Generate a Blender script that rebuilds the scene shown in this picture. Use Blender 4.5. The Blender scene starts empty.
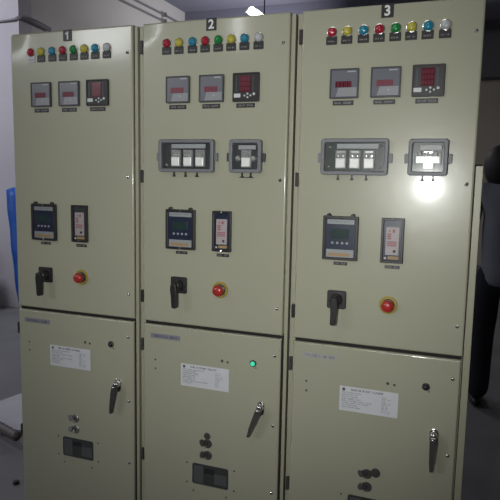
import bpy, bmesh, math, random
from mathutils import Vector, Matrix
PI = math.pi
scn = bpy.context.scene
col = scn.collection
random.seed(7)

# ------------------------------------------------------------------ materials
def mat(name, color, rough=0.5, metal=0.0, spec=0.5, emit=None, estr=0.0, bump=0.0, bscale=40.0,
        vary=0.0, vscale=6.0, trans=0.0, coat=0.0, alpha=1.0, color2=None, dist=0.002):
    m = bpy.data.materials.new(name); m.use_nodes = True
    nt = m.node_tree; b = nt.nodes['Principled BSDF']
    b.inputs['Base Color'].default_value = (*color, 1)
    b.inputs['Roughness'].default_value = rough
    b.inputs['Metallic'].default_value = metal
    b.inputs['Specular IOR Level'].default_value = spec
    b.inputs['Transmission Weight'].default_value = trans
    b.inputs['Coat Weight'].default_value = coat; b.inputs['Coat Roughness'].default_value = 0.10 if coat == 0.30 else 0.03
    b.inputs['Alpha'].default_value = alpha
    if emit:
        b.inputs['Emission Color'].default_value = (*emit, 1); b.inputs['Emission Strength'].default_value = estr
    tc = nt.nodes.new('ShaderNodeTexCoord')
    if vary > 0 or color2:
        n = nt.nodes.new('ShaderNodeTexNoise'); n.inputs['Scale'].default_value = vscale; n.inputs['Detail'].default_value = 5
        nt.links.new(tc.outputs['Object'], n.inputs['Vector'])
        r = nt.nodes.new('ShaderNodeValToRGB')
        c2 = color2 or tuple(max(0, c*(1-vary)) for c in color)
        r.color_ramp.elements[0].position = 0.3; r.color_ramp.elements[1].position = 0.7
        r.color_ramp.elements[0].color = (*c2, 1); r.color_ramp.elements[1].color = (*color, 1)
        nt.links.new(n.outputs['Fac'], r.inputs['Fac']); nt.links.new(r.outputs['Color'], b.inputs['Base Color'])
    if bump > 0:
        n2 = nt.nodes.new('ShaderNodeTexNoise'); n2.inputs['Scale'].default_value = bscale; n2.inputs['Detail'].default_value = 3
        nt.links.new(tc.outputs['Object'], n2.inputs['Vector'])
        bp = nt.nodes.new('ShaderNodeBump'); bp.inputs['Strength'].default_value = bump; bp.inputs['Distance'].default_value = dist
        nt.links.new(n2.outputs['Fac'], bp.inputs['Height']); nt.links.new(bp.outputs['Normal'], b.inputs['Normal'])
    return m

PAINT = mat('pebble_grey_paint', (0.390, 0.385, 0.292), rough=0.29, spec=0.34, bump=0.6, bscale=13.0, dist=0.0009, coat=0.30, vary=0.04, vscale=3)
FRAMEP = mat('pebble_grey_frame', (0.36, 0.35, 0.255), rough=0.38, bump=0.1, bscale=12, vary=0.06)
BLACK = mat('black_plastic', (0.018, 0.017, 0.018), rough=0.42)
MATTBLACK = mat('matt_black_gasket_and_gap', (0.012, 0.011, 0.010), rough=0.8)  # black rubber, also used to paint the shade in the cabinet seams
DKGREY = mat('charcoal_plastic', (0.045, 0.045, 0.05), rough=0.4)
WHITE = mat('white_print', (0.75, 0.75, 0.74), rough=0.6)
LEGEND = mat('worn_legend_print', (0.30, 0.30, 0.31), rough=0.6)
PAPER = mat('white_paper', (0.62, 0.63, 0.66), rough=0.6, vary=0.06, vscale=30)
INK = mat('grey_ink', (0.22, 0.22, 0.25), rough=0.7)
INKD = mat('dark_ink', (0.08, 0.08, 0.1), rough=0.7)
CHROME = mat('chrome', (0.72, 0.72, 0.72), rough=0.16, metal=1.0, bump=0.1, bscale=60)
STEEL = mat('dull_steel', (0.42, 0.41, 0.38), rough=0.35, metal=1.0)
DSTEEL = mat('dark_steel', (0.12, 0.115, 0.11), rough=0.38, metal=0.6)
GREYBOX = mat('grey_moulded_plastic', (0.17, 0.175, 0.19), rough=0.5, bump=0.1, bscale=120)
BOXIN = mat('dark_green_grey_board', (0.055, 0.07, 0.065), rough=0.35, vary=0.4, vscale=40)
METERG = mat('meter_face_reflection_grey', (0.15, 0.155, 0.18), rough=0.25, coat=0.3)  # a reflection's grey tint is painted into the face colour
METERL = mat('meter_lower_grey', (0.26, 0.265, 0.285), rough=0.35)
BEZEL = mat('meter_dark_bezel', (0.05, 0.052, 0.06), rough=0.4)
LEDRED = mat('dim_red_display', (0.09, 0.008, 0.018), rough=0.2, emit=(0.5, 0.02, 0.06), estr=0.02)
LEDPINK = mat('pink_red_display', (0.16, 0.04, 0.06), rough=0.3, emit=(0.6, 0.05, 0.1), estr=0.03)
REDSEG = mat('red_digit_segment', (0.14, 0.02, 0.04), rough=0.3, emit=(0.9, 0.05, 0.1), estr=0.02)
BLUEFACE = mat('navy_relay_face', (0.022, 0.028, 0.065), rough=0.35, vary=0.2, vscale=30)
LCD = mat('dark_green_lcd', (0.025, 0.05, 0.05), rough=0.25)
BTN = mat('pale_grey_button', (0.42, 0.45, 0.5), rough=0.5)
ORANGE = mat('tan_print_strip', (0.42, 0.27, 0.13), rough=0.5)
PINK = mat('pinkish_faceplate', (0.46, 0.40, 0.42), rough=0.45)
REDINK = mat('red_ink', (0.38, 0.12, 0.13), rough=0.6)
YELLOW = mat('yellow_plastic', (0.36, 0.27, 0.05), rough=0.4)
RED = mat('red_plastic', (0.38, 0.025, 0.022), rough=0.3, coat=0.3)
GREENGLOW = mat('green_glow', (0.02, 0.25, 0.13), rough=0.3, emit=(0.05, 0.8, 0.45), estr=0.7)
SEGW = mat('nickel_terminal', (0.78, 0.78, 0.76), rough=0.22, metal=0.75)
BLOCK = mat('terminal_flash_white', (0.92, 0.92, 0.90), rough=0.30, spec=1.0, coat=0.7)  # white paints in the flash reflection on the terminals
DBLOCK = mat('grey_terminal_block', (0.28, 0.28, 0.28), rough=0.4, coat=0.4)
STRIP = mat('grey_name_strip', (0.36, 0.37, 0.39), rough=0.4)
LBLUE = mat('silver_blue_label', (0.21, 0.22, 0.26), rough=0.4)
LWHITE = mat('silver_white_label', (0.36, 0.36, 0.35), rough=0.4)
WINDK = mat('smoked_window', (0.045, 0.047, 0.045), rough=0.2)
WINL = mat('window_inner_grey', (0.085, 0.088, 0.09), rough=0.3)

def lens(name, c, e):
    return mat(name, c, rough=0.12, coat=0.8, emit=c, estr=e)
LENS = {'red': lens('red_lens', (0.30, 0.015, 0.03), .08), 'yellow': lens('yellow_lens', (0.40, 0.36, 0.05), .08),
        'blue': lens('blue_lens', (0.015, 0.17, 0.27), .10), 'green': lens('green_lens', (0.01, 0.17, 0.04), .10),
        'clear': lens('clear_lens', (0.42, 0.42, 0.44), .05)}

def glassmat():
    m = bpy.data.materials.new('clear_cover_glass'); m.use_nodes = True
    nt = m.node_tree; nt.nodes.clear()
    o = nt.nodes.new('ShaderNodeOutputMaterial'); mx = nt.nodes.new('ShaderNodeMixShader')
    t = nt.nodes.new('ShaderNodeBsdfTransparent'); g = nt.nodes.new('ShaderNodeBsdfGlossy')
    t.inputs['Color'].default_value = (0.98, 0.985, 0.98, 1); g.inputs['Roughness'].default_value = 0.08
    f = nt.nodes.new('ShaderNodeFresnel'); f.inputs['IOR'].default_value = 1.45
    nt.links.new(f.outputs[0], mx.inputs[0]); nt.links.new(t.outputs[0], mx.inputs[1]); nt.links.new(g.outputs[0], mx.inputs[2])
    nt.links.new(mx.outputs[0], o.inputs[0])
    return m
GLASS = glassmat()

# ------------------------------------------------------------------ mesh helpers
def bx(bm, x0, x1, y0, y1, z0, z1, bev=0.0, seg=2):
    vs = bmesh.ops.create_cube(bm, size=1)['verts']
    for v in vs:
        v.co = Vector((x0+(v.co.x+.5)*(x1-x0), y0+(v.co.y+.5)*(y1-y0), z0+(v.co.z+.5)*(z1-z0)))
    if bev > 0:
        es = list({e for v in vs for e in v.link_edges})
        bmesh.ops.bevel(bm, geom=es, offset=bev, segments=seg, affect='EDGES', profile=0.5)
    return bm
def rr_pts(w, h, r, n=5):
    pts = []
    for cx, cz, a0 in ((w/2-r, h/2-r, 0), (-w/2+r, h/2-r, PI/2), (-w/2+r, -h/2+r, PI), (w/2-r, -h/2+r, 1.5*PI)):
        for k in range(n+1):
            a = a0+PI/2*k/n; pts.append((cx+r*math.cos(a), cz+r*math.sin(a)))
    return pts
def prism(bm, pts, y0, y1, cx=0, cz=0, bev=0.0):      # outline in x,z extruded along y (y0 = front)
    f = [bm.verts.new((cx+x, y0, cz+z)) for x, z in pts]
    b = [bm.verts.new((cx+x, y1, cz+z)) for x, z in pts]
    n = len(pts); fr = bm.faces.new(f); bm.faces.new(b[::-1])
    for i in range(n): bm.faces.new((f[i], b[i], b[(i+1) % n], f[(i+1) % n]))
    if bev > 0: bmesh.ops.bevel(bm, geom=list(fr.edges), offset=bev, segments=2, affect='EDGES', profile=0.5)
    return bm
def ring(bm, outer, inner, y0, y1, cx, cz, bev=0.0):
    n = len(outer)
    L = [[bm.verts.new((cx+x, y, cz+z)) for x, z in P] for P, y in ((outer, y0), (inner, y0), (inner, y1), (outer, y1))]
    for a in range(4):
        A, B = L[a], L[(a+1) % 4]
        for i in range(n): bm.faces.new((A[i], A[(i+1) % n], B[(i+1) % n], B[i]))
    if bev > 0:
        es = [e for e in bm.edges if all(v in L[0] for v in e.verts) or all(v in L[1] for v in e.verts)]
        bmesh.ops.bevel(bm, geom=es, offset=bev, segments=2, affect='EDGES', profile=0.5)
    return bm
def lathe(bm, prof, cx, cz, y=0.0, n=28):             # profile of (radius, y) around an axis along y
    rings = []
    for r, yy in prof:
        if r < 1e-6: rings.append([bm.verts.new((cx, y+yy, cz))])
        else: rings.append([bm.verts.new((cx+r*math.cos(2*PI*k/n), y+yy, cz+r*math.sin(2*PI*k/n))) for k in range(n)])
    for A, B in zip(rings, rings[1:]):
        for k in range(n):
            k2 = (k+1) % n
            if len(A) == 1 and len(B) == 1: continue
            if len(A) == 1: bm.faces.new((A[0], B[k], B[k2]))
            elif len(B) == 1: bm.faces.new((A[k], A[k2], B[0]))
            else: bm.faces.new((A[k], A[k2], B[k2], B[k]))
    return bm
def tube(bm, pts, r, n=12, taper=None):
    pts = [Vector(p) for p in pts]; rings = []
    up = Vector((0, 0, 1))
    for i, p in enumerate(pts):
        d = (pts[min(i+1, len(pts)-1)]-pts[max(i-1, 0)]).normalized()
        a = d.cross(up)
        if a.length < .05: a = d.cross(Vector((1, 0, 0)))
        a.normalize(); b = d.cross(a)
        rr = taper[i] if taper else r
        rings.append([bm.verts.new(p+rr*(math.cos(2*PI*k/n)*a+math.sin(2*PI*k/n)*b)) for k in range(n)])
    for A, B in zip(rings, rings[1:]):
        for k in range(n): bm.faces.new((A[k], A[(k+1) % n], B[(k+1) % n], B[k]))
    bm.faces.new(rings[0][::-1]); bm.faces.new(rings[-1])
    return bm
def obj(name, bm, m, parent=None, label=None, smooth=False, kind=None):
    bmesh.ops.recalc_face_normals(bm, faces=bm.faces)
    me = bpy.data.meshes.new(name); bm.to_mesh(me); bm.free()
    if smooth:
        for p in me.polygons: p.use_smooth = True
    me.materials.append(m)
    o = bpy.data.objects.new(name, me); col.objects.link(o)
    if parent: o.parent = parent
    if label: o['label'] = label
    if kind: o['kind'] = kind
    return o
def N(): return bmesh.new()
def thing(name, label, cat, loc=(0, 0, 0), group=None):
    o = bpy.data.objects.new(name, None); col.objects.link(o); o.location = loc
    o['label'] = label; o['category'] = cat
    if group: o['group'] = group
    return o
def tag(o, label, cat, group=None):
    o['label'] = label; o['category'] = cat
    if group: o['group'] = group
    return o
def struct(name, bm, m):
    return obj(name, bm, m, kind='structure')
def marks(bm, x0, x1, zc, h, y, words, gap=.25, seed=1):
    """a row of tiny illegible letters: little strokes grouped in words"""
    rnd = random.Random(seed); n = sum(words)+len(words)-1; w = (x1-x0)/n; x = x0
    for wd in words:
        for k in range(wd):
            t = rnd.choice((0, 1, 2)); a = x+w*.08; b = x+w*.85
            bx(bm, a, a+w*.28, y, y+.0004, zc-h/2, zc+h/2)
            if t != 1: bx(bm, a, b, y, y+.0004, zc+h*.28, zc+h/2)
            if t != 0: bx(bm, a, b, y, y+.0004, zc-h/2, zc-h*.28)
            if t == 2: bx(bm, b-w*.25, b, y, y+.0004, zc-h/2, zc+h/2)
            x += w
        x += w
    return bm
def textmesh(name, s, size, x, y, z, m, parent):
    cu = bpy.data.curves.new(name, 'FONT'); cu.body = s; cu.size = size; cu.align_x = 'CENTER'; cu.align_y = 'CENTER'
    cu.extrude = .0006; cu.offset = .0012
    t = bpy.data.objects.new(name, cu); col.objects.link(t)
    dg = bpy.context.evaluated_depsgraph_get(); dg.update()
    me = bpy.data.meshes.new_from_object(t.evaluated_get(dg))
    bpy.data.objects.remove(t)
    me.transform(Matrix.Translation((x, y, z)) @ Matrix.Rotation(PI/2, 4, 'X'))
    me.materials.clear(); me.materials.append(m)
    o = bpy.data.objects.new(name, me); col.objects.link(o); o.parent = parent
    return o

# ------------------------------------------------------------------ cabinet components (local x: cabinet frame runs -.20 .. +.40)
def sheet(bm, x0, x1, z0, z1, y0, y1, corner=0.0, warp=None):
    """folded sheet-metal door: a fine front skin, slightly pillowed, with returned edges"""
    nx, nz = 28, int(28*(z1-z0)/(x1-x0))
    V = []
    r = .006
    def prof(t, lo, hi):    # distance to the nearest edge -> roll back
        d = min(t-lo, hi-t)
        return 0 if d >= r else (r-d)
    xs = sorted(set([x0, x0+.001, x0+.0025, x0+r, x0+r+.0006, x0+r+.002] + [x0+r+(x1-x0-2*r)*i/nx for i in range(1, nx)] + [x1-r-.002, x1-r-.0006, x1-r, x1-.0025, x1-.001, x1]))
    zs = sorted(set([z0, z0+.001, z0+.0025, z0+r, z0+r+.0006, z0+r+.002] + [z0+r+(z1-z0-2*r)*i/nz for i in range(1, nz)] + [z1-r-.002, z1-r-.0006, z1-r, z1-.0025, z1-.001, z1]))
    for z in zs:
        row = []
        for x in xs:
            px, pz = prof(x, x0, x1), prof(z, z0, z1)
            q = min(r, math.hypot(px, pz)); back = r-math.sqrt(max(0, r*r-q*q))
            y = y0+back
            if warp: y += warp(x, z)
            row.append(bm.verts.new((x, y, z)))
        V.append(row)
    for j in range(len(zs)-1):
        for i in range(len(xs)-1):
            bm.faces.new((V[j][i], V[j][i+1], V[j+1][i+1], V[j+1][i]))
    rim = [V[0][i] for i in range(len(xs))]+[V[j][-1] for j in range(1, len(zs))]+[V[-1][i] for i in range(len(xs)-2, -1, -1)]+[V[j][0] for j in range(len(zs)-2, 0, -1)]
    back = [bm.verts.new((v.co.x, y1, v.co.z)) for v in rim]
    n = len(rim)
    for i in range(n): bm.faces.new((rim[i], back[i], back[(i+1) % n], rim[(i+1) % n]))
    bm.faces.new(back[::-1])
    return bm

def screw(p, x, z):
    b = N(); lathe(b, [(.0062, .001), (.0062, -.002), (.0045, -.0045), (.0015, -.0052), (0, -.0052)], x, z, 0, 14)
    s = obj('door_screw', b, CHROME, p, smooth=True)
    b = N(); bx(b, x-.0032, x+.0032, -.0056, -.0050, z-.0007, z+.0007); obj('screw_slot', b, MATTBLACK, s)

def label_strip(p, x, z, w, h, words, seed, m=BLACK, ink=LEGEND, name='legend_label', lab=None):
    b = N(); prism(b, rr_pts(w, h, .001, 2), -.0018, .0006, x, z); l = obj(name, b, m, p, lab)
    b = N(); marks(b, x-w*.42, x+w*.42, z, h*.42, -.0022, words, seed=seed); obj('legend_text', b, ink, l)
    return l

COLS = ['red', 'yellow', 'blue', 'red', 'green', 'yellow', 'blue', 'clear']
LX = [-.081, -.032, .021, .070, .120, .168, .217, .268]
def lamp(p, k, i):
    x = LX[k]+.002; z = 2.0245; c = COLS[k]
    b = N(); lathe(b, [(.0172, .001), (.0172, -.003), (.0160, -.0052), (.0145, -.0055), (.0140, .001)], x, z)
    la = obj('indicator_lamp', b, CHROME, p, c+' indicator lamp' if c != 'clear' else 'clear unlit indicator lamp', smooth=False)
    b = N(); lathe(b, [(.0148, -.003), (.0152, -.006), (.0142, -.010), (.0112, -.0140), (.0062, -.0165), (0, -.0172)], x, z)
    obj('lamp_lens', b, LENS[c], la, c+' domed lens', smooth=True)
    b = N(); lx, lz = x-.001, z-.0255
    prism(b, rr_pts(.036, .026, .002, 3), -.003, .0006, lx, lz, .0005)
    white = (i == 0 and k == 0)
    l = obj('lamp_legend_plate', b, PAPER if white else BLACK, la, 'white legend plate' if white else None)
    b = N(); marks(b, lx-.012, lx+.012, lz-.003, .0045, -.0034, [3, 2] if k % 2 else [5], seed=k+9*i); obj('legend_text', b, INK if white else LEGEND, l)

def meter(p, x, z, s, i, big=False):
    b = N(); ring(b, rr_pts(s, s, .003, 3), rr_pts(s-.010, s-.010, .002, 3), -.010, .001, x, z, .001)
    m = obj('digital_multimeter' if big else 'digital_panel_meter', b, BLACK if big else BEZEL, p, 'black multifunction meter' if big else None)
    b = N(); prism(b, rr_pts(s-.008, s-.008, .002, 3), -.0075, .0, x, z); obj('meter_face', b, BLACK if big else METERG, m)
    if not big:
        b = N(); bx(b, x-.028, x+.024, -.0082, -.007, z-.012, z+.007, .0004)
        d = obj('meter_display', b, LEDPINK if (i == 2 and x > .05) or i == 1 else LEDRED, m)
        b = N()
        for q in range(4):
            xx = x-.023+q*.0125
            for (a0, a1, c0, c1) in ((0, .007, .0055, .0068), (0, .007, -.0012, 0), (0, .007, -.008, -.0068), (0, .0012, -.008, .0068), (.0058, .007, -.008, .0068)):
                bx(b, xx+a0, xx+a1, -.0086, -.0081, z-.0025+c0, z-.0025+c1)
        obj('display_digits', b, REDSEG, d)
        b = N()
        v = [(-.018, -.013), (-.026, -.041), (.041, -.041), (.041, -.013)]
        prism(b, v, -.0082, -.007, x, z); kp = obj('meter_lower_panel', b, METERL, m)  # lighter grey panel below the display
        b = N(); lathe(b, [(.0032, .001), (.0030, -.001), (0, -.0014)], x+.010, z-.024, -.0082, 12); obj('lower_panel_button', b, ORANGE if i == 2 and x < 0 else BTN, kp)
        b = N(); bx(b, x+.010, x+.036, -.0082, -.007, z+.035, z+.039); obj('maker_strip', b, STRIP, m)
    else:
        b = N(); bx(b, x-.022, x+.018, -.0088, -.007, z-.016, z+.038, .0005); d = obj('meter_display', b, LEDRED, m)
        b = N()
        for rr in range(3):
            for q in range(4):
                xx = x-.019+q*.009; zz = z+.027-rr*.0165
                for (a0, a1, c0, c1) in ((0, .0055, .0045, .0053), (0, .0055, -.0004, .0004), (0, .0055, -.0053, -.0045), (0, .0009, -.0053, .0053), (.0046, .0055, -.0053, .0053)):
                    bx(b, xx+a0, xx+a1, -.0092, -.0087, zz+c0, zz+c1)
        obj('display_digits', b, LEDPINK, d)
        for sx in (-.034, .027):
            b = N(); bx(b, x+sx-.003, x+sx+.003, -.0085, -.007, z-.016, z+.036); obj('indicator_column', b, DKGREY, m)
        b = N(); bx(b, x-.043, x-.019, -.0085, -.007, z-.034, z-.021); obj('rating_sticker', b, PAPER, m)
        for bx_, bz_, r in ((-.004, -.028, .0036), (.007, -.022, .0040), (.007, -.034, .0036), (.018, -.028, .0036), (.030, -.023, .0050)):
            b = N(); lathe(b, [(r, .001), (r, -.001), (r*.7, -.002), (0, -.0022)], x+bx_, z+bz_, -.008, 12); obj('round_button', b, PAPER, m, smooth=True)
    label_strip(p, x-.002, 1.801, .068, .015, [6, 5] if big else [4, 5], 3+i+(5 if big else 0))

def testbox(p, x, z, w, h, nt, i):
    # grey moulded frame, standing proud of the door, with a clear cover and terminals behind it
    b = N(); ring(b, rr_pts(w, h, .010, 4), rr_pts(w-.025, h-.025, .005, 4), -.022, .001, x, z, .003)
    f = obj('test_terminal_box', b, GREYBOX, p, 'grey framed test terminal box with clear cover')
    b = N(); prism(b, rr_pts(w-.021, h-.021, .004, 3), -.003, .0005, x, z); obj('back_board', b, BOXIN if i == 2 else DKGREY, f)
    for s in (-1, 1):
        b = N(); prism(b, rr_pts(.016, .030, .003, 3), -.010, .001, x+s*(w/2+.004), z-.004, .001); e = obj('mounting_ear', b, GREYBOX if nt == 3 else DKGREY, f)
    sw = .062*nt**.55 if nt > 1 else .058
    sx = x+(.012 if nt == 3 else .006)
    b = N(); bx(b, x-.056, x+.078, -.018, -.014, z+h/2-.032, z+h/2-.017) if nt == 3 else bx(b, sx-.030, sx+.034, -.018, -.014, z+h/2-.034, z+h/2-.020)
    st = obj('name_strip', b, STRIP, f)
    xs = [x-.042, x+.006, x+.054] if nt == 3 and i == 1 else [x-.044, x+.002, x+.048] if nt == 3 else [x+.002]
    rnd = random.Random(5+i*7+nt)
    for q in xs:
        b = N(); bx(b, q-.018, q+.018, -.012, -.002, z-.039, z+.022, .001)
        t = obj('terminal_block', b, DBLOCK, f)
        b = N(); bx(b, q-.0155, q+.0155, -.018, -.011, z-.036, z-.005, .002); obj('terminal_link', b, BLOCK, t)  # link coloured white as a painted flash glint
        b = N()
        for s in (-1, 1): lathe(b, [(.0055, 0), (.0055, -.003), (.003, -.0045), (0, -.0047)], q+s*.008, z+.003, -.012, 12)
        bx(b, q-.012, q+.012, -.014, -.0115, z+.014, z+.018)
        obj('terminal_screw', b, SEGW, t)
    if nt == 1:
        for s in (-1, 1):
            b = N(); lathe(b, [(.010, 0), (.010, -.006), (.006, -.009), (0, -.0095)], x+s*.029, z-.008, -.004, 14); obj('terminal_stud', b, SEGW, f)
        if i == 2:
            b = N()
            for q in range(7):
                xx = x-.036+q*.012; bx(b, xx-.004, xx+.004, -.014, -.004, z-.022+.004*(q % 2), z+.014+.004*((q*3) % 2), .001)
            obj('terminal_row', b, DBLOCK, f)
            b = N(); bx(b, x-.036, x+.036, -.0178, -.013, z-.019, z+.004, .002); bx(b, x-.014, x+.010, -.017, -.013, z-.034, z-.018, .001); obj('terminal_link', b, BLOCK, f)  # same painted flash white on the larger link
    else:
        for s in (-1, 1):
            for t_ in (-1, 1):
                if i == 2 or (s == -1 and t_ == -1):
                    b = N(); lathe(b, [(.0045, 0), (.0045, -.003), (0, -.0045)], x+s*(w/2-.026), z+t_*(h/2-.026), -.004, 10); obj('cover_screw', b, SEGW, f, smooth=True)
    b = N(); prism(b, rr_pts(w-.026, h-.026, .004, 3), -.0205, -.0190, x, z); obj('cover_glass', b, GLASS, f)
    ps = [x-.052, x-.006, x+.040] if nt == 3 else [x-.014, x+.018]
    for q in ps:
        b = N(); bx(b, q-.0022, q+.0022, -.008, .0005, z-h/2-.013, z-h/2+.002); bx(b, q-.0045, q+.0045, -.010, .0005, z-h/2-.017, z-h/2-.011, .0008)
        obj('sealing_stud', b, BLACK, f)
    if nt == 1:
        b = N(); bx(b, x-.024, x+.028, -.006, .0005, z-h/2-.0175, z-h/2-.0150); obj('sealing_bar', b, BLACK, f)

def relay_a(p, x, z, i):
    w, h = .118, .147
    b = N(); ring(b, rr_pts(w, h, .003, 2), rr_pts(w-.018, h-.018, .002, 2), -.014, .001, x, z, .0015)
    for s in (-1, 1): lathe(b, [(.0075, 0), (.0075, -.010), (.004, -.012), (0, -.012)], x+s*.040, z+h/2+.001, -.001, 14)
    r = obj('numerical_relay', b, BLACK, p, 'navy faced protection relay in black frame')
    b = N(); prism(b, rr_pts(w-.016, h-.016, .002, 2), -.008, .0, x, z); obj('relay_face', b, BLUEFACE, r)
    b = N(); bx(b, x-.045, x+.045, -.0094, -.0078, z+.047, z+.062); hs = obj('header_strip', b, STRIP, r)
    b = N(); marks(b, x-.036, x+.036, z+.055, .004, -.0098, [7, 4], seed=4); obj('legend_text', b, INK, hs)
    b = N(); bx(b, x-.033, x+.028, -.0094, -.0078, z-.002, z+.030, .0005); obj('relay_screen', b, LCD, r)
    for q in range(4):
        b = N(); lathe(b, [(.0042, .001), (.0042, -.001), (.002, -.002), (0, -.002)], x-.026+q*.0165, z-.016, -.009, 12); obj('relay_button', b, BTN, r)
    b = N(); bx(b, x-.046, x+.046, -.0094, -.0078, z-.064, z-.038); ls = obj('rating_plate', b, STRIP, r)
    b = N(); bx(b, x-.040, x+.034, -.0098, -.0092, z-.060, z-.050); obj('tan_strip', b, ORANGE, ls)
    for zz in (z+.0685, z-.0685):
        b = N(); lathe(b, [(.0028, 0), (.0028, -.002), (0, -.003)], x+.001, zz, -.0135, 10); obj('cover_screw', b, CHROME, r)
    b = N(); prism(b, rr_pts(w-.018, h-.018, .002, 2), -.0128, -.0120, x, z); obj('cover_glass', b, GLASS, r)
    label_strip(p, x+.002, 1.274, .046, .0105, [3, 3], 20+i)
def relay_b(p, x, z, i):
    w, h = .072, .146
    b = N(); ring(b, rr_pts(w, h, .003, 2), rr_pts(w-.016, h-.016, .002, 2), -.014, .001, x, z, .0015)
    r = obj('auxiliary_relay', b, BLACK, p, 'narrow white faced relay in black frame')
    b = N(); prism(b, rr_pts(w-.014, h-.014, .002, 2), -.006, .0, x, z); obj('relay_face', b, BLUEFACE if i else DKGREY, r)
    b = N(); bx(b, x-.021, x+.021, -.0085, -.0058, z-.047, z+.044, .0005); pl = obj('faceplate', b, PINK, r, 'pale faceplate with red print')
    b = N()
    bx(b, x+.000, x+.008, -.0090, -.0084, z+.026, z+.037); bx(b, x-.012, x-.006, -.0090, -.0084, z+.029, z+.034)
    for q in range(3): bx(b, x-.016, x-.004+q*.0, -.0090, -.0084, z+.004+q*.007, z+.009+q*.007)
    for q in range(3): bx(b, x-.016, x+.014, -.0090, -.0084, z-.018+q*.006, z-.0145+q*.006)
    obj('faceplate_print', b, REDINK, pl)
    b = N(); lathe(b, [(.0045, .001), (.0045, -.003), (0, -.004)], x+.008, z-.034, -.0088, 14); obj('reset_knob', b, BLACK, r)
    b = N(); bx(b, x-.012, x+.022, -.0085, -.0058, z-.061, z-.051); obj('tan_strip', b, ORANGE, r)
    b = N(); lathe(b, [(.0036, 0), (.0036, -.002), (0, -.003)], x-.021, z-.058, -.006, 12); obj('white_button', b, WHITE, r)
    for zz in (z+.069, z-.069):
        b = N(); lathe(b, [(.0026, 0), (.0026, -.002), (0, -.003)], x, zz, -.0138, 10); obj('cover_screw', b, CHROME, r)
    b = N(); prism(b, rr_pts(w-.016, h-.016, .002, 2), -.0128, -.0120, x, z); obj('cover_glass', b, GLASS, r)
    label_strip(p, x+.003, 1.274, .048, .0105, [4, 3], 30+i)

def selector(p, x, z, i):
    b = N(); prism(b, rr_pts(.064, .061, .006, 4), -.009, .001, x, z, .0015); s = obj('selector_switch', b, BLACK, p, 'black pistol grip selector switch')
    b = N(); ring(b, rr_pts(.052, .050, .003, 2), rr_pts(.046, .044, .003, 2), -.0094, -.0085, x, z)
    obj('scale_ring', b, DKGREY, s)
    b = N(); lathe(b, [(.021, .0), (.020, -.020), (.017, -.030), (.0, -.031)], x, z+.001, -.009)
    obj('switch_boss', b, BLACK, s, smooth=True)
    a = (0.02, 0.03, -0.02)[i]
    b = N(); g = [(-.010, .012), (.010, .012), (.0125, -.010), (.010, -.040), (.0090, -.076), (.005, -.080), (-.006, -.080), (-.0090, -.076), (-.009, -.040), (-.0125, -.010)]
    g = [(px*math.cos(a)-pz*math.sin(a), px*math.sin(a)+pz*math.cos(a)) for px, pz in g]
    prism(b, g, -.054, -.034, x, z, .003)
    obj('pistol_grip', b, BLACK, s)

def estop(p, x, z, i):
    b = N(); lathe(b, [(.0300, .001), (.0300, -.003), (.0285, -.0045), (.0255, -.0045), (.0240, -.003), (.0, -.003)], x, z, 0, 36)
    e = obj('emergency_stop_button', b, YELLOW, p, 'emergency stop button with yellow collar')
    b = N(); lathe(b, [(.0215, -.002), (.0205, -.010), (.0150, -.012), (.0150, -.018)], x, z, 0, 28); obj('collar_neck', b, DKGREY, e)
    b = N(); lathe(b, [(.0150, -.014), (.0195, -.018), (.0208, -.023), (.0195, -.029), (.0150, -.0335), (.007, -.0358), (0, -.0362)], x, z, 0, 32)
    obj('mushroom_head', b, RED, e, smooth=True)

def door_handle(p, x, z, ang, i):
    b = N(); prism(b, [(px*.9, pz) for px, pz in rr_pts(.030, .052, .0145, 6)], -.008, .001, x, z-.002, .002)
    h = obj('door_handle', b, CHROME, p, 'chrome lever handle')
    b = N(); lathe(b, [(.0125, 0), (.0125, -.014), (.009, -.020), (0, -.021)], x, z+.004, -.006, 20); obj('handle_hub', b, CHROME, h, smooth=True)
    g = [(-.0085, .012), (.0085, .012), (.0115, -.005), (.0105, -.035), (.008, -.075), (.0055, -.106), (-.0040, -.108), (-.0075, -.075), (-.0095, -.035), (-.0110, -.005)]
    g = [(px*math.cos(ang)-pz*math.sin(ang), px*math.sin(ang)+pz*math.cos(ang)) for px, pz in g]
    b = N(); prism(b, g, -.040, -.026, x, z-.004, .003)
    obj('handle_lever', b, DSTEEL if i else DKGREY, h, 'dark lever')
    b = N(); lathe(b, [(.0075, 0), (.006, -.003), (0, -.0045)], x, z-.002, -.0395, 16); obj('handle_cap', b, CHROME, h, smooth=True)

def keyhole(p, x, z, a, m, k):
    b = N(); lathe(b, [(.0175, .001), (.0175, -.003), (.0160, -.0045), (.012, -.0045), (.0105, -.003), (0, -.003)], x, z, 0, 26)
    r = obj('keyhole_cover', b, m, p)
    b = N(); bx(b, x-.0018, x+.0018, -.0036, -.0028, z-.007, z+.005); obj('key_slot', b, MATTBLACK, r)
    b = N(); ca, sa = math.cos(a), math.sin(a)
    g = [(px*ca-pz*sa, px*sa+pz*ca) for px, pz in rr_pts(.017, .026, .007, 4)]
    prism(b, g, -.011, -.005, x-.020, z+.002, .0015); obj('swing_tab', b, CHROME if k else DSTEEL, r)
    return r

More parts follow.
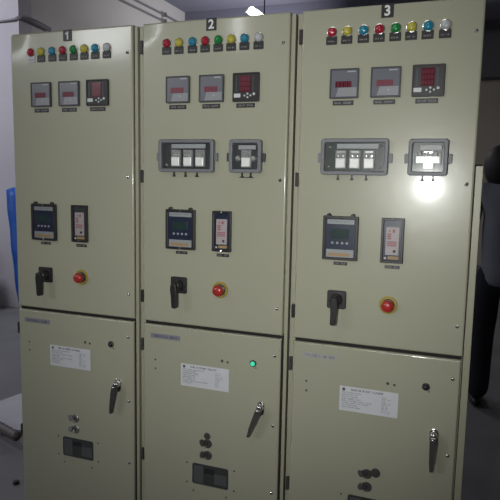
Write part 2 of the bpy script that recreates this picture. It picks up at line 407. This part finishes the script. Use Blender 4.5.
def vwindow(p, i):
    x, z, w, h = .108, .4225, .149, .083
    b = N(); ring(b, rr_pts(w, h, .008, 4), rr_pts(w-.006, h-.006, .006, 4), -.0025, .001, x, z, .0008)
    f = obj('viewing_window', b, BEZEL, p, 'dark smoked viewing window')
    b = N(); prism(b, rr_pts(w-.004, h-.004, .006, 4), -.0012, .0, x, z); pn = obj('window_pane', b, WINDK, f)
    b = N(); bx(b, x-w/2+.006, x-.028, -.0018, -.001, z-h/2+.006, z+h/2-.008); obj('inner_panel', b, WINL, f)
    b = N(); bx(b, x-.024, x+.016, -.0020, -.001, z+.008, z+.028); cn = obj('counter_display', b, BLACK, f)
    b = N(); marks(b, x-.020, x+.012, z+.018, .008, -.0023, [5], seed=i); obj('counter_digits', b, DKGREY, cn)
    b = N(); bx(b, x+.018, x+w/2-.006, -.0018, -.001, z-h/2+.012, z+.012); obj('inner_plate', b, WINL, f)
    for sx, sz in ((-.098, .037), (-.098, -.042), (-.070, -.072), (.067, -.072), (.098, .040), (.098, -.040)):
        b = N(); lathe(b, [(.0035, .001), (.0035, -.001), (0, -.002)], x+sx, z+sz, 0, 10); obj('window_screw', b, DSTEEL, f)

def smudges(p, pts):
    for x, z, r in pts:
        b = N(); lathe(b, [(r, .001), (r*.9, -.0012), (0, -.0016)], x, z, 0, 12); obj('plugged_hole', b, DSTEEL, p)

# ------------------------------------------------------------------ the three cabinets
def warp_upper(i):
    def w(x, z):
        # gently drawn-in corners and edges of the folded sheet
        y = 0
        d = math.hypot(x+.18, z-2.10)
        if d < .085: y += .0045*(1-d/.085)**1.5 * (0 if i == 2 else 1)
        return y
    return w

LBL = ['leftmost switchgear cabinet, numbered 1, beige, without test terminal boxes',
       'middle beige switchgear cabinet, numbered 2, with a green lit lamp on its lower door',
       'rightmost and nearest beige switchgear cabinet, numbered 3, beside the standing person']
HANG = [-.16, -.36, -.02]
for i in range(3):
    T = thing('switchgear_cabinet', LBL[i], 'electrical cabinet', (0.6*i, 0, 0), 'row of beige switchgear cabinets')
    # carcass: a proud front frame with the two openings behind the doors
    xr = .3955 if i < 2 else .3785
    xl = -.1965 if i else -.186
    b = N(); bx(b, xl, xr, .030, .80, .08, 2.094, .002)
    bx(b, xl-.001, -.176, .012, .032, .08, 2.094, .0015)
    bx(b, .3775 if i == 2 else .3840, .3780 if i == 2 else .3965, .006, .032, .08, 2.094, .0012)
    bx(b, .370, .3785 if i == 2 else .386, .0178, .032, 1.0, 2.094)
    bx(b, -.19, .378, .018, .032, .985, 1.005, .001)
    obj('carcass', b, FRAMEP, T)
    b = N(); bx(b, -.195, xr, .05, .78, 0, .08); obj('plinth', b, DKGREY, T)
    if i == 2:
        b = N(); bx(b, .3815, .4025, -.001, .60, 0.0, 1.603, .0015); e = obj('side_channel', b, FRAMEP, T, 'narrow beige side channel, lower than the cabinet')
        b = N(); bx(b, .379, .402, .012, .58, 1.603, 1.608); obj('channel_cap', b, MATTBLACK, e)
    # rubber gaskets in the door gaps, plus a black strip painting seam shade
    b = N()
    bx(b, -.181, .382, .014, .0178, .983, 1.006)
    bx(b, .3795, .3835, .004, .0305, .08, .990)
    if i < 2: bx(b, .3960, .4025, .022, .034, .08, 2.09)  # black strip painted in as shade between neighbouring cabinets
    obj('gasket_and_seam_shade', b, MATTBLACK, T)
    # doors
    b = N(); sheet(b, -.1805, .379, 1.001, 2.1, 0.0, .0175, warp=warp_upper(i)); obj('upper_door', b, PAINT, T, smooth=True)
    b = N(); sheet(b, -.1805, .376, .10, .989, 0.0, .0175); obj('lower_door', b, PAINT, T, smooth=True)
    for z in (2.017, 1.551, 1.096) if i else ():
        b = N(); bx(b, -.189, -.177, -.004, .018, z-.0235, z+.0235, .0015); obj('door_hinge', b, BLACK, T)
    for z in (.905, .455):
        b = N(); bx(b, -.193+(.004 if i == 0 else 0), -.183, .000, .018, z-.024, z+.024, .0015); obj('door_hinge', b, DKGREY, T)
    for z in (2.002, 1.547, 1.098): screw(T, .357, z)
    for z in (.925, .665, .407): screw(T, .3535, z)
    # number plate
    b = N(); prism(b, rr_pts(.038, .042, .001, 2), -.0025, .0006, .094, 2.079); pl = obj('number_plate', b, BLACK, T, 'black plate with white number %d' % (i+1))
    if i: textmesh('numeral', str(i+1), .042, .094, -.003, 2.0775, WHITE, pl)
    else:
        b = N(); prism(b, [(-.0015, -.0145), (.0045, -.0145), (.0045, .0150), (.0005, .0150), (-.0015, .0115), (-.0085, .0085), (-.0085, .0040), (-.0015, .0065)], -.0033, -.002, .094, 2.078); obj('numeral', b, WHITE, pl)
    for k in range(8): lamp(T, k, i)
    meter(T, -.033, 1.8615, .094, i); meter(T, .0985, 1.8615, .094, i); meter(T, .228, 1.8615, .097, i, True)
    if i:
        testbox(T, .005 if i == 1 else .010, 1.6275, .219, .117, 3, i)
        testbox(T, .233 if i == 1 else .240, 1.6275, .119, .114, 1, i)
    relay_a(T, (-.032, -.019, -.026)[i], 1.3600, i); relay_b(T, (.139, .1455, .1435)[i], 1.361, i)
    selector(T, (-.033, -.026, -.031)[i], (1.145, 1.152, 1.151)[i], i); estop(T, .140, 1.147, i)
    # lower door fittings
    b = N(); prism(b, rr_pts(.125, .019, .001, 2), -.0012, .0006, -.085, .9455)
    ns = obj('name_strip', b, LWHITE if i == 2 else LBLUE, T, 'silver name strip' if i == 2 else 'blue grey name strip')
    b = N(); marks(b, -.135, -.032, .9455, .008, -.0015, [7, 1, 3, 3] if i == 2 else [8, 4], seed=i); obj('name_text', b, INK if i == 2 else INKD, ns)
    dx = (-.004, 0, .009)[i]; x0, x1, z0, z1 = -.018+dx, .179+dx, .765, .852
    b = N(); bx(b, x0, x1, -.0009, .0006, z0, z1); st = obj('instruction_sticker', b, PAPER, T, 'white instruction sticker with printed lines')
    b = N(); marks(b, x0+.040, x0+.148, z1-.010, .0062, -.0012, [5, 2, 7, 9], seed=3+i)
    obj('sticker_heading', b, INKD, st)
    b = N(); lathe(b, [(.0055, .0), (.0055, -.0003), (0, -.0003)], x0+.014, z1-.011, -.0009, 12); obj('sticker_emblem', b, INKD, st)
    b = N(); b3 = N(); rnd = random.Random(11+i)
    for q in range(8):
        L = rnd.choice((.035, .05, .062, .085, .098)); zz = z1-.0215-q*.0073
        marks(b, x0+.008, x0+.012+L, zz, .0036, -.0012, [rnd.choice((4, 6, 8)) for _ in range(2+int(L*30))], seed=q+i)
        marks(b3, x0+.143, x0+.143+rnd.choice((.014, .02, .03)), zz, .0036, -.0012, [3, 2], seed=q)
    obj('sticker_lines', b, INK, st); obj('sticker_table', b3, INK, st)
    # lamp / lock at the upper right of the lower door
    b = N(); lathe(b, [(.0125, .001), (.0125, -.004), (.010, -.006), (0, -.006)], .273, .888, 0, 22)
    kn = obj('round_lamp', b, DKGREY, T, 'small round lamp, lit green' if i == 1 else 'small dark round lock')
    b = N(); lathe(b, [(.009, -.004), (.008, -.010), (.004, -.013), (0, -.0135)], .273, .888, 0, 20)
    obj('lamp_lens', b, GREENGLOW if i == 1 else BLACK, kn, smooth=True)
    smudges(T, [(-.128, .851, .0040), (-.127, .816, .0040), (.151, .881, .0055), (.173, .879, .0045), (.284, .872, .003)])
    door_handle(T, .307, .727, HANG[i], i)
    keyhole(T, .096, .551, .4, STEEL if i == 0 else DSTEEL, i != 1); keyhole(T, .097, .504, -.2, STEEL if i == 0 else DSTEEL, i != 1)
    if i == 1:
        b = N(); lathe(b, [(.013, .001), (.013, -.003), (0, -.004)], .094, .580, 0, 20); obj('cover_disc', b, DSTEEL, T)
    if i == 2:
        b = N(); lathe(b, [(.016, .001), (.016, -.003), (0, -.004)], .125, .560, 0, 20); obj('cover_disc', b, DSTEEL, T)
    vwindow(T, i)

# ------------------------------------------------------------------ the room
WALLM = mat('lilac_white_wall', (0.41, 0.395, 0.43), rough=0.85, vary=0.08, vscale=1.5, bump=0.1, bscale=30)
WALLB = mat('beige_grey_wall', (0.50, 0.49, 0.48), rough=0.85, vary=0.10, vscale=1.2, bump=0.1, bscale=30)
CEILM = mat('slate_blue_ceiling', (0.20, 0.205, 0.27), rough=0.9, vary=0.15, vscale=0.8)
WALLD = mat('brown_grey_wall', (0.36, 0.325, 0.28), rough=0.9, vary=0.1, vscale=1.5)
FLOORM = mat('grey_cement_floor', (0.175, 0.172, 0.182), rough=0.55, vary=0.25, vscale=2.2, bump=0.15, bscale=25)
CX = -3.12; CH = 4.3; BY = 9.64; FY = -6.2; RX = 3.6
b = N(); bx(b, -5.6, RX+.2, FY-.2, BY+.2, -.15, 0); struct('floor', b, FLOORM)
b = N(); bx(b, -5.6, RX+.2, FY-.2, BY+.2, CH, CH+.15); struct('ceiling', b, CEILM)
b = N(); bx(b, -5.6, CX, 3.4, 3.6, 0, CH); struct('wall_left', b, WALLM)
b = N(); bx(b, CX-.2, CX, 3.602, BY, 0, CH); struct('wall_left', b, WALLB)
b = N(); bx(b, CX-.2, RX+.2, BY, BY+.2, 0, CH); struct('wall_back', b, WALLD)
b = N(); bx(b, RX, RX+.2, FY, BY, 0, CH); struct('wall_right', b, WALLD)
b = N(); bx(b, -5.6, RX+.2, FY-.2, FY, 0, CH); struct('wall_front', b, WALLM)
# wall with a tall window opening at the far left, out of frame, lets the daylight in
b = N(); bx(b, -5.8, -5.6, FY-.2, -2.6, 0, CH); bx(b, -5.8, -5.6, 1.8, 3.6, 0, CH); bx(b, -5.8, -5.6, -2.6, 1.8, 0, 1.0); bx(b, -5.8, -5.6, -2.6, 1.8, 3.4, CH)
struct('wall_side', b, WALLM)
b = N()
for y in (-2.6, -1.1, .35, 1.75): bx(b, -5.72, -5.66, y, y+.05, 1.0, 3.4)
for z in (1.0, 2.2, 3.35): bx(b, -5.72, -5.66, -2.6, 1.8, z, z+.05)
struct('window_1', b, FRAMEP)
# ceiling beams
b = N()
for y in (5.2, 7.4): bx(b, CX, RX, y, y+.3, CH-.22, CH-.001)
struct('trim_1', b, CEILM)

# dark shutter housing high on the back wall
b = N(); bx(b, CX+.002, RX-.002, BY-.35, BY+.0, 3.35, CH+.0)
struct('trim_2', b, mat('dark_shutter_box', (0.10, 0.10, 0.115), rough=0.8))
# conduits along the left wall
PIPE = mat('dark_conduit', (0.16, 0.15, 0.17), rough=0.6)
for z, lab in ((4.06, 'upper of the two thin grey pipes high on the wall behind cabinet 1'), (3.96, 'lower of the two thin grey pipes high on the wall behind cabinet 1')):
    b = N(); tube(b, [(CX+.035, 4.2, z-.04), (CX+.035, 6.5, z), (CX+.035, 9.3, z+.02)], .016, 10)
    p = obj('wall_pipe', b, PIPE, None, smooth=True); tag(p, lab, 'pipe', 'pipes high on the left wall')
    for y in (4.6, 6.6, 8.6):
        b = N(); bx(b, CX+.001, CX+.075, y-.02, y+.02, z-.03, z+.03); obj('pipe_clip', b, STEEL, p)
b = N()
tube(b, [(-4.2, 3.388, 3.20), (-3.5, 3.388, 3.19), (-3.16, 3.38, 3.20), (CX+.02, 3.42, 3.23), (CX+.04, 3.62, 3.22), (CX+.04, 3.86, 3.20)], .03, 10, taper=[.008, .009, .014, .035, .032, .026])
c = obj('wall_cable', b, PIPE, None, smooth=True); tag(c, 'dark cable bundle turning the wall corner above cabinet 1', 'cable')

# hanging tube light behind cabinet 2
L0 = Vector((-.945, 4.8, 3.50))
T = thing('batten_light', 'bright hanging tube light glaring just above cabinet 2', 'ceiling light', (L0.x, L0.y, L0.z))
b = N(); prism(b, [(-.02, .0), (.02, .0), (.09, -.07), (.075, -.07), (.015, -.012), (-.015, -.012), (-.075, -.07), (-.09, -.07)], 0, .50, 0, .05); obj('reflector', b, WHITE, T)
TUBEM = mat('lit_tube', (1, 1, 1), emit=(1, 1, 1), estr=16)
b = N(); tube(b, [(-.03, .03, 0), (-.03, .36, 0)], .026, 12); obj('lamp_tube', b, TUBEM, T)
b = N(); tube(b, [(.04, .03, -.005), (.04, .36, -.005)], .026, 12); obj('lamp_tube', b, TUBEM, T)
for y in (.46,):
    b = N(); tube(b, [(0, y, .05), (0, y, CH-L0.z)], .008, 8); obj('hanging_rod', b, BLACK, T)

# objects at the left, seen past cabinet 1
BLUE = mat('blue_tarpaulin', (0.01, 0.08, 0.36), rough=0.4, vary=0.3, vscale=8)
b = N()
nx, nz = 14, 16; V = []
for j in range(nz+1):
    z = 1.36*j/nz; row = []
    for k in range(nx+1):
        u = k/nx; x0 = -3.06-.22*(j/nz)**.8; x1 = -2.70
        x = x0+(x1-x0)*u; y = 3.30+.03*math.sin(u*14)*(.4+.6*j/nz)-.08*(1-j/nz)+.006*math.sin(j*1.3)
        row.append((x, y, z+(.0 if j < nz else .03*math.sin(u*9))))
    V.append(row)
F = [[b.verts.new(v) for v in r] for r in V]; K = [[b.verts.new((v[0], v[1]+.035, v[2])) for v in r] for r in V]
for j in range(nz):
    for k in range(nx):
        b.faces.new((F[j][k], F[j][k+1], F[j+1][k+1], F[j+1][k])); b.faces.new((K[j][k], K[j+1][k], K[j+1][k+1], K[j][k+1]))
rim = [(0, k) for k in range(nx)]+[(j, nx) for j in range(nz)]+[(nz, k) for k in range(nx, 0, -1)]+[(j, 0) for j in range(nz, 0, -1)]
for q in range(len(rim)):
    a, c_ = rim[q], rim[(q+1) % len(rim)]
    b.faces.new((F[a[0]][a[1]], K[a[0]][a[1]], K[c_[0]][c_[1]], F[c_[0]][c_[1]]))
o = obj('tarpaulin', b, BLUE, None, smooth=True); tag(o, 'folded blue tarpaulin leaning against the wall left of cabinet 1', 'tarpaulin')

T = thing('crate', 'dark crate on the floor at the left edge below a white sack', 'crate', (-3.62, 2.95, 0))
b = N(); bx(b, -.20, .20, -.16, .16, 0, .42, .012); obj('crate_body', b, mat('dark_crate', (0.05, 0.05, 0.06), rough=0.7), T)
b = N(); bx(b, -.21, .21, -.17, .17, .38, .43, .008); obj('crate_rim', b, DKGREY, T)
b = N(); bmesh.ops.create_uvsphere(b, u_segments=20, v_segments=14, radius=1)
for v in b.verts:
    s = 1+.05*math.sin(v.co.x*7+v.co.z*5); zz = max(v.co.z, -.72)
    v.co = Vector((v.co.x*.17*s-3.62, v.co.y*.15*s+2.95, .432+(zz+.72)*.26))
o = obj('sack', b, mat('white_sack', (0.55, 0.56, 0.62), rough=0.8, vary=.1), None, smooth=True); tag(o, 'white sack sitting on the dark crate at the left edge', 'sack')

# cardboard sheet and hose on the floor by cabinet 1
def slab(bm, pts, z0, z1):
    lo = [bm.verts.new((x, y, z0)) for x, y in pts]; hi = [bm.verts.new((x, y, z1)) for x, y in pts]; n = len(pts)
    bm.faces.new(hi); bm.faces.new(lo[::-1])
    for q in range(n): bm.faces.new((lo[q], lo[(q+1) % n], hi[(q+1) % n], hi[q]))
    return bm
b = N(); slab(b, [(-1.27, 1.21), (-.80, .79), (-.84, .735), (-1.26, .655), (-1.34, .80)], .001, .03)
o = obj('board_offcut', b, mat('pale_board', (0.46, 0.46, 0.50), rough=0.7, vary=.08), None)
tag(o, 'pale board offcut lying on the floor left of cabinet 1 under the hose', 'board')
b = N(); path = []
for q in range(90):
    t = q/89; path.append((-.765-1.25*t, .605+.42*t+.12*t*t, .062-.028*max(0, t-.55)*2))
tube(b, path, .03, 14, taper=[.023+.006*(q % 3 == 0) for q in range(90)])
b2 = N(); lathe(b2, [(.016, 0), (.016, -.012), (.011, -.016), (0, -.016)], 0, 0, 0, 14)
for v in b2.verts: v.co = Vector((v.co.x, v.co.z, -v.co.y+.0005))
o = obj('bottle_cap', b2, BLACK, None); o.location = (-.482, .281, 0); tag(o, 'tiny black cap on the bare floor at the lower left corner', 'cap')
o = obj('corrugated_hose', b, mat('grey_brown_hose', (0.11, 0.095, 0.09), rough=0.5), None, smooth=True); tag(o, 'dark corrugated hose ending on the pale board', 'hose')

# ------------------------------------------------------------------ the person standing beyond the cabinets, back turned
SKIN = mat('skin', (0.22, 0.12, 0.08), rough=0.55)
HAIR = mat('black_hair', (0.012, 0.010, 0.012), rough=0.6, bump=.5, bscale=80)
SHIRT = mat('slate_blue_shirt', (0.20, 0.21, 0.24), rough=0.85, bump=.5, bscale=14, dist=.01)
TROUS = mat('dark_navy_trousers', (0.012, 0.014, 0.022), rough=0.85, bump=.4, bscale=14, dist=.01)
SHOE = mat('black_shoe_leather', (0.012, 0.011, 0.011), rough=0.4)
def skinmesh(name, verts, edges, radii, root, m, parent, sub=2, post=None):
    me = bpy.data.meshes.new(name); bm = N()
    lay = bm.verts.layers.skin.verify()
    vs = []
    for k, (v, r) in enumerate(zip(verts, radii)):
        q = bm.verts.new(v); q[lay].radius = r if isinstance(r, tuple) else (r, r); q[lay].use_root = (k == root); vs.append(q)
    for a, c in edges: bm.edges.new((vs[a], vs[c]))
    bm.to_mesh(me); bm.free()
    o = bpy.data.objects.new(name+'_src', me); col.objects.link(o)
    s = o.modifiers.new('s', 'SKIN'); s.use_smooth_shade = True; s.branch_smoothing = .6
    d = o.modifiers.new('d', 'SUBSURF'); d.levels = sub; d.render_levels = sub
    dg = bpy.context.evaluated_depsgraph_get(); dg.update()
    m2 = bpy.data.meshes.new_from_object(o.evaluated_get(dg)); m2.name = name
    bpy.data.objects.remove(o)
    if post:
        for v in m2.vertices: v.co = post(v.co)
    m2.materials.clear(); m2.materials.append(m)
    for p in m2.polygons: p.use_smooth = True; p.material_index = 0
    o = bpy.data.objects.new(name, m2); col.objects.link(o)
    if parent: o.parent = parent
    return o
P = thing('person', 'person in a grey-blue shirt and dark trousers standing right of cabinet 3', 'person', (1.765, 2.34, 0)); P.scale = (1.04, 1.04, 1.045)
# person faces away (+y); x right, local coordinates
V = [(.05, 0, .93), (.04, .0, 1.08), (.03, .0, 1.22), (.02, -.005, 1.38), (.01, 0, 1.46), (.005, .02, 1.51),
     (.175, 0, 1.44), (.235, -.02, 1.16), (.245, .06, .93), (.248, .09, .86),
     (-.135, 0, 1.44), (-.18, -.02, 1.16), (-.175, .05, .95), (-.173, .08, .88),
     (.14, 0, .88), (.175, .02, .50), (.20, -.02, .10), (.20, .02, .045), (.21, .14, .03),
     (-.035, 0, .88), (-.05, .02, .50), (-.055, -.02, .10), (-.055, .02, .045), (-.06, .14, .03)]
E_ = [(0, 1), (1, 2), (2, 3), (3, 4), (4, 5), (3, 6), (6, 7), (7, 8), (8, 9), (3, 10), (10, 11), (11, 12), (12, 13),
      (0, 14), (14, 15), (15, 16), (16, 17), (17, 18), (0, 19), (19, 20), (20, 21), (21, 22), (22, 23)]
Rr = [(.10, .075), (.10, .075), (.11, .08), (.12, .085), (.06, .06), (.055, .055), .058, .043, .028, .026, .058, .043, .028, .026,
      .085, .056, .038, .036, .03, .085, .056, .038, .036, .03]
body = skinmesh('body', V, E_, Rr, 0, SKIN, P)
# head joined to the body mesh, with ears, nose and face details as geometry of the head
b = N(); b.from_mesh(body.data)
hd = bmesh.ops.create_uvsphere(b, u_segments=28, v_segments=20, radius=1)['verts']
for v in hd:
    x, y, z = v.co
    jaw = 1-.28*max(0, -z)**1.3
    yy = y*.098*(1-.12*max(0, -z))+(.012 if z < 0 and y > 0 else 0)
    if y > .85 and -.3 < z < .1: yy += .016*(1-abs(x)*3) if abs(x) < .33 else 0
    v.co = Vector((x*.076*jaw, yy+.028, z*.116+1.595))
for s in (-1, 1):
    e = bmesh.ops.create_uvsphere(b, u_segments=10, v_segments=8, radius=1)['verts']
    for v in e: v.co = Vector((s*.078+v.co.x*.010, .022+v.co.y*.018, 1.59+v.co.z*.032))
# hands: palm, four fingers, thumb, slightly curled
for s in (-1, 1):
    hx, hy, hz = (.248 if s > 0 else -.173), (.095 if s > 0 else .085), (.85 if s > 0 else .87)
    pv = bmesh.ops.create_uvsphere(b, u_segments=12, v_segments=8, radius=1)['verts']
    for v in pv: v.co = Vector((hx+v.co.x*.018, hy+v.co.y*.042, hz-.045+v.co.z*.055))
    for k, ln in enumerate((.072, .082, .076, .058)):
        y0 = hy+.030-k*.020
        tube(b, [(hx, y0, hz-.080), (hx-s*.003, y0+.002, hz-.085-ln*.5), (hx-s*.014, y0+.002, hz-.08-ln*.85), (hx-s*.026, y0, hz-.08-ln)], .009, 8, taper=[.0098, .0092, .0084, .006])
    tube(b, [(hx-s*.004, hy+.030, hz-.030), (hx-s*.016, hy+.055, hz-.058), (hx-s*.022, hy+.058, hz-.088)], .01, 8, taper=[.013, .011, .008])
bmesh.ops.recalc_face_normals(b, faces=b.faces); b.to_mesh(body.data); b.free()
for p_ in body.data.polygons: p_.use_smooth = True
# shirt
skinmesh('shirt', [(.05, 0, .80), V[1], V[2], V[3], (.01, 0, 1.49), V[6], V[7], (.242, .02, 1.00), V[10], V[11], (-.178, .02, 1.00)],
         [(0, 1), (1, 2), (2, 3), (3, 4), (3, 5), (5, 6), (6, 7), (3, 8), (8, 9), (9, 10)],
         [(.185, .145), (.175, .135), (.175, .13), (.175, .13), (.085, .08), .080, .062, .052, .080, .062, .052], 1, SHIRT, P)
skinmesh('trousers', [(.05, 0, 1.02), (.05, 0, .90), (.138, 0, .81), (.175, .02, .50), (.20, -.01, .04), (-.037, 0, .81), (-.05, .02, .50), (-.055, -.01, .04)],
         [(0, 1), (1, 2), (2, 3), (3, 4), (1, 5), (5, 6), (6, 7)],
         [(.155, .12), (.17, .125), .112, .085, .078, .112, .085, .078], 1, TROUS, P)
for s, fx in ((1, .205), (-1, -.058)):
    b = N(); bmesh.ops.create_uvsphere(b, u_segments=18, v_segments=12, radius=1)
    for v in b.verts:
        t = (v.co.y+1)/2; h = .085*(1-.45*t)
        v.co = Vector((fx+v.co.x*.048, .06+v.co.y*.145, max(0.001, h*(.45+v.co.z*.6))))
    obj('shoe', b, SHOE, P, smooth=True)
b = N(); bmesh.ops.create_uvsphere(b, u_segments=28, v_segments=20, radius=1)
for v in b.verts:
    x, y, z = v.co
    back = max(0, -y)
    zl = z if z > -.9 else -.9
    if y > .35 and z < .45: y = .35; 
    v.co = Vector((x*(.104 if z > -.3 else .104+.02*(-z-.3)), y*.125+.015, 1.588+zl*(.134+.02*back)))
obj('hair', b, HAIR, P, smooth=True)

# ------------------------------------------------------------------ light
def area(name, loc, aim, sx, sy, power, color):
    l = bpy.data.lights.new(name, 'AREA'); l.shape = 'RECTANGLE'; l.size = sx; l.size_y = sy; l.energy = power; l.color = color
    o = bpy.data.objects.new(name, l); col.objects.link(o); o.location = loc
    o.rotation_euler = (Vector(aim)-Vector(loc)).to_track_quat('-Z', 'Y').to_euler()
    return o
PW = {'side': 6, 'wall': 80, 'ceil': 12, 'back': 3.5, 'beige': 36, 'flash': 88, 'front': 66, 'tube': 30, 'streak': 9, 'world': 0.6}
area('side_window_daylight', (-5.5, -.4, 2.2), (-1, .6, 1.2), 4.0, 2.3, PW['side'], (.86, .90, 1.0))
area('left_wall_fill', (-4.3, .9, 4.1), (-4.4, 3.2, 1.6), 1.2, .4, PW['wall'], (.93, .93, 1.0))  # unseen fill light added to brighten the lilac wall
area('ceiling_lamp_light', (.6, -2.9, 4.2), (.6, -.6, 1.2), 1.3, .5, PW['ceil'], (1, .99, .93))
area('rear_ceiling_fill', (-1.4, 7.0, 3.3), (-2.4, 7.2, 4.3), .8, .8, PW['back'], (.90, .92, 1.0))  # unseen fill light added to brighten the rear ceiling
area('rear_wall_fill', (-.9, 6.4, 3.0), (-3.12, 6.6, 3.9), .5, .5, PW['beige'], (1.0, .98, 1.0))  # fill light added for the beige wall, hidden behind the cabinets
area('hanging_tube_light', (-.98, 5.0, 3.40), (-.98, 5.0, 0), .2, 1.2, PW['tube'], (1, 1, 1))
area('clerestory_daylight', (-3.6, -6.1, 3.66), (-1.2, 0, 1.9), 1.35, .56, PW['front'], (.95, .98, 1.0))
area('corner_streak_light', (-5.45, -6.0, 3.62), (-1.7, 0, 1.9), .22, .45, PW['streak'], (.95, .98, 1.0))  # narrow unseen light added to make the streak on cabinet 1's top corner
area('far_tube', (-1.55, -5.9, 3.65), (.4, 0, 2.0), .06, .5, PW['streak'], (.95, .98, 1.0))
fl = bpy.data.lights.new('camera_flash', 'SPOT'); fl.energy = PW['flash']; fl.shadow_soft_size = .02; fl.spot_size = 1.36; fl.spot_blend = 1.0; fl.color = (.98, 1, .97)
fo = bpy.data.objects.new('camera_flash', fl); col.objects.link(fo); fo.location = (1.335, -1.93, 1.515)
fo.rotation_euler = (Vector((.84, 0, 1.46))-fo.location).to_track_quat('-Z', 'Y').to_euler()

w = bpy.data.worlds.new('world'); scn.world = w; w.use_nodes = True
w.node_tree.nodes['Background'].inputs[0].default_value = (.75, .85, 1, 1); w.node_tree.nodes['Background'].inputs[1].default_value = PW['world']

# ------------------------------------------------------------------ camera
cam = bpy.data.cameras.new('camera'); cam.sensor_width = 36; cam.lens = 36*585.95/500; cam.clip_start = .05
co = bpy.data.objects.new('camera', cam); col.objects.link(co)
R = Vector((0.93796266, 0.34621364, 0.01903064)); U = Vector((-0.06077414, 0.11011803, 0.99205873)); Fw = Vector((-0.34136865, 0.93167061, -0.12432744))
M = Matrix(((R.x, U.x, -Fw.x, 1.56043), (R.y, U.y, -Fw.y, -1.93310), (R.z, U.z, -Fw.z, 1.55783), (0, 0, 0, 1)))
co.matrix_world = M
scn.camera = co
scn.view_settings.view_transform = 'Standard'; scn.view_settings.look = 'None'; scn.view_settings.gamma = 1
scn.view_settings.use_curve_mapping = False; scn.view_settings.exposure = 0.0
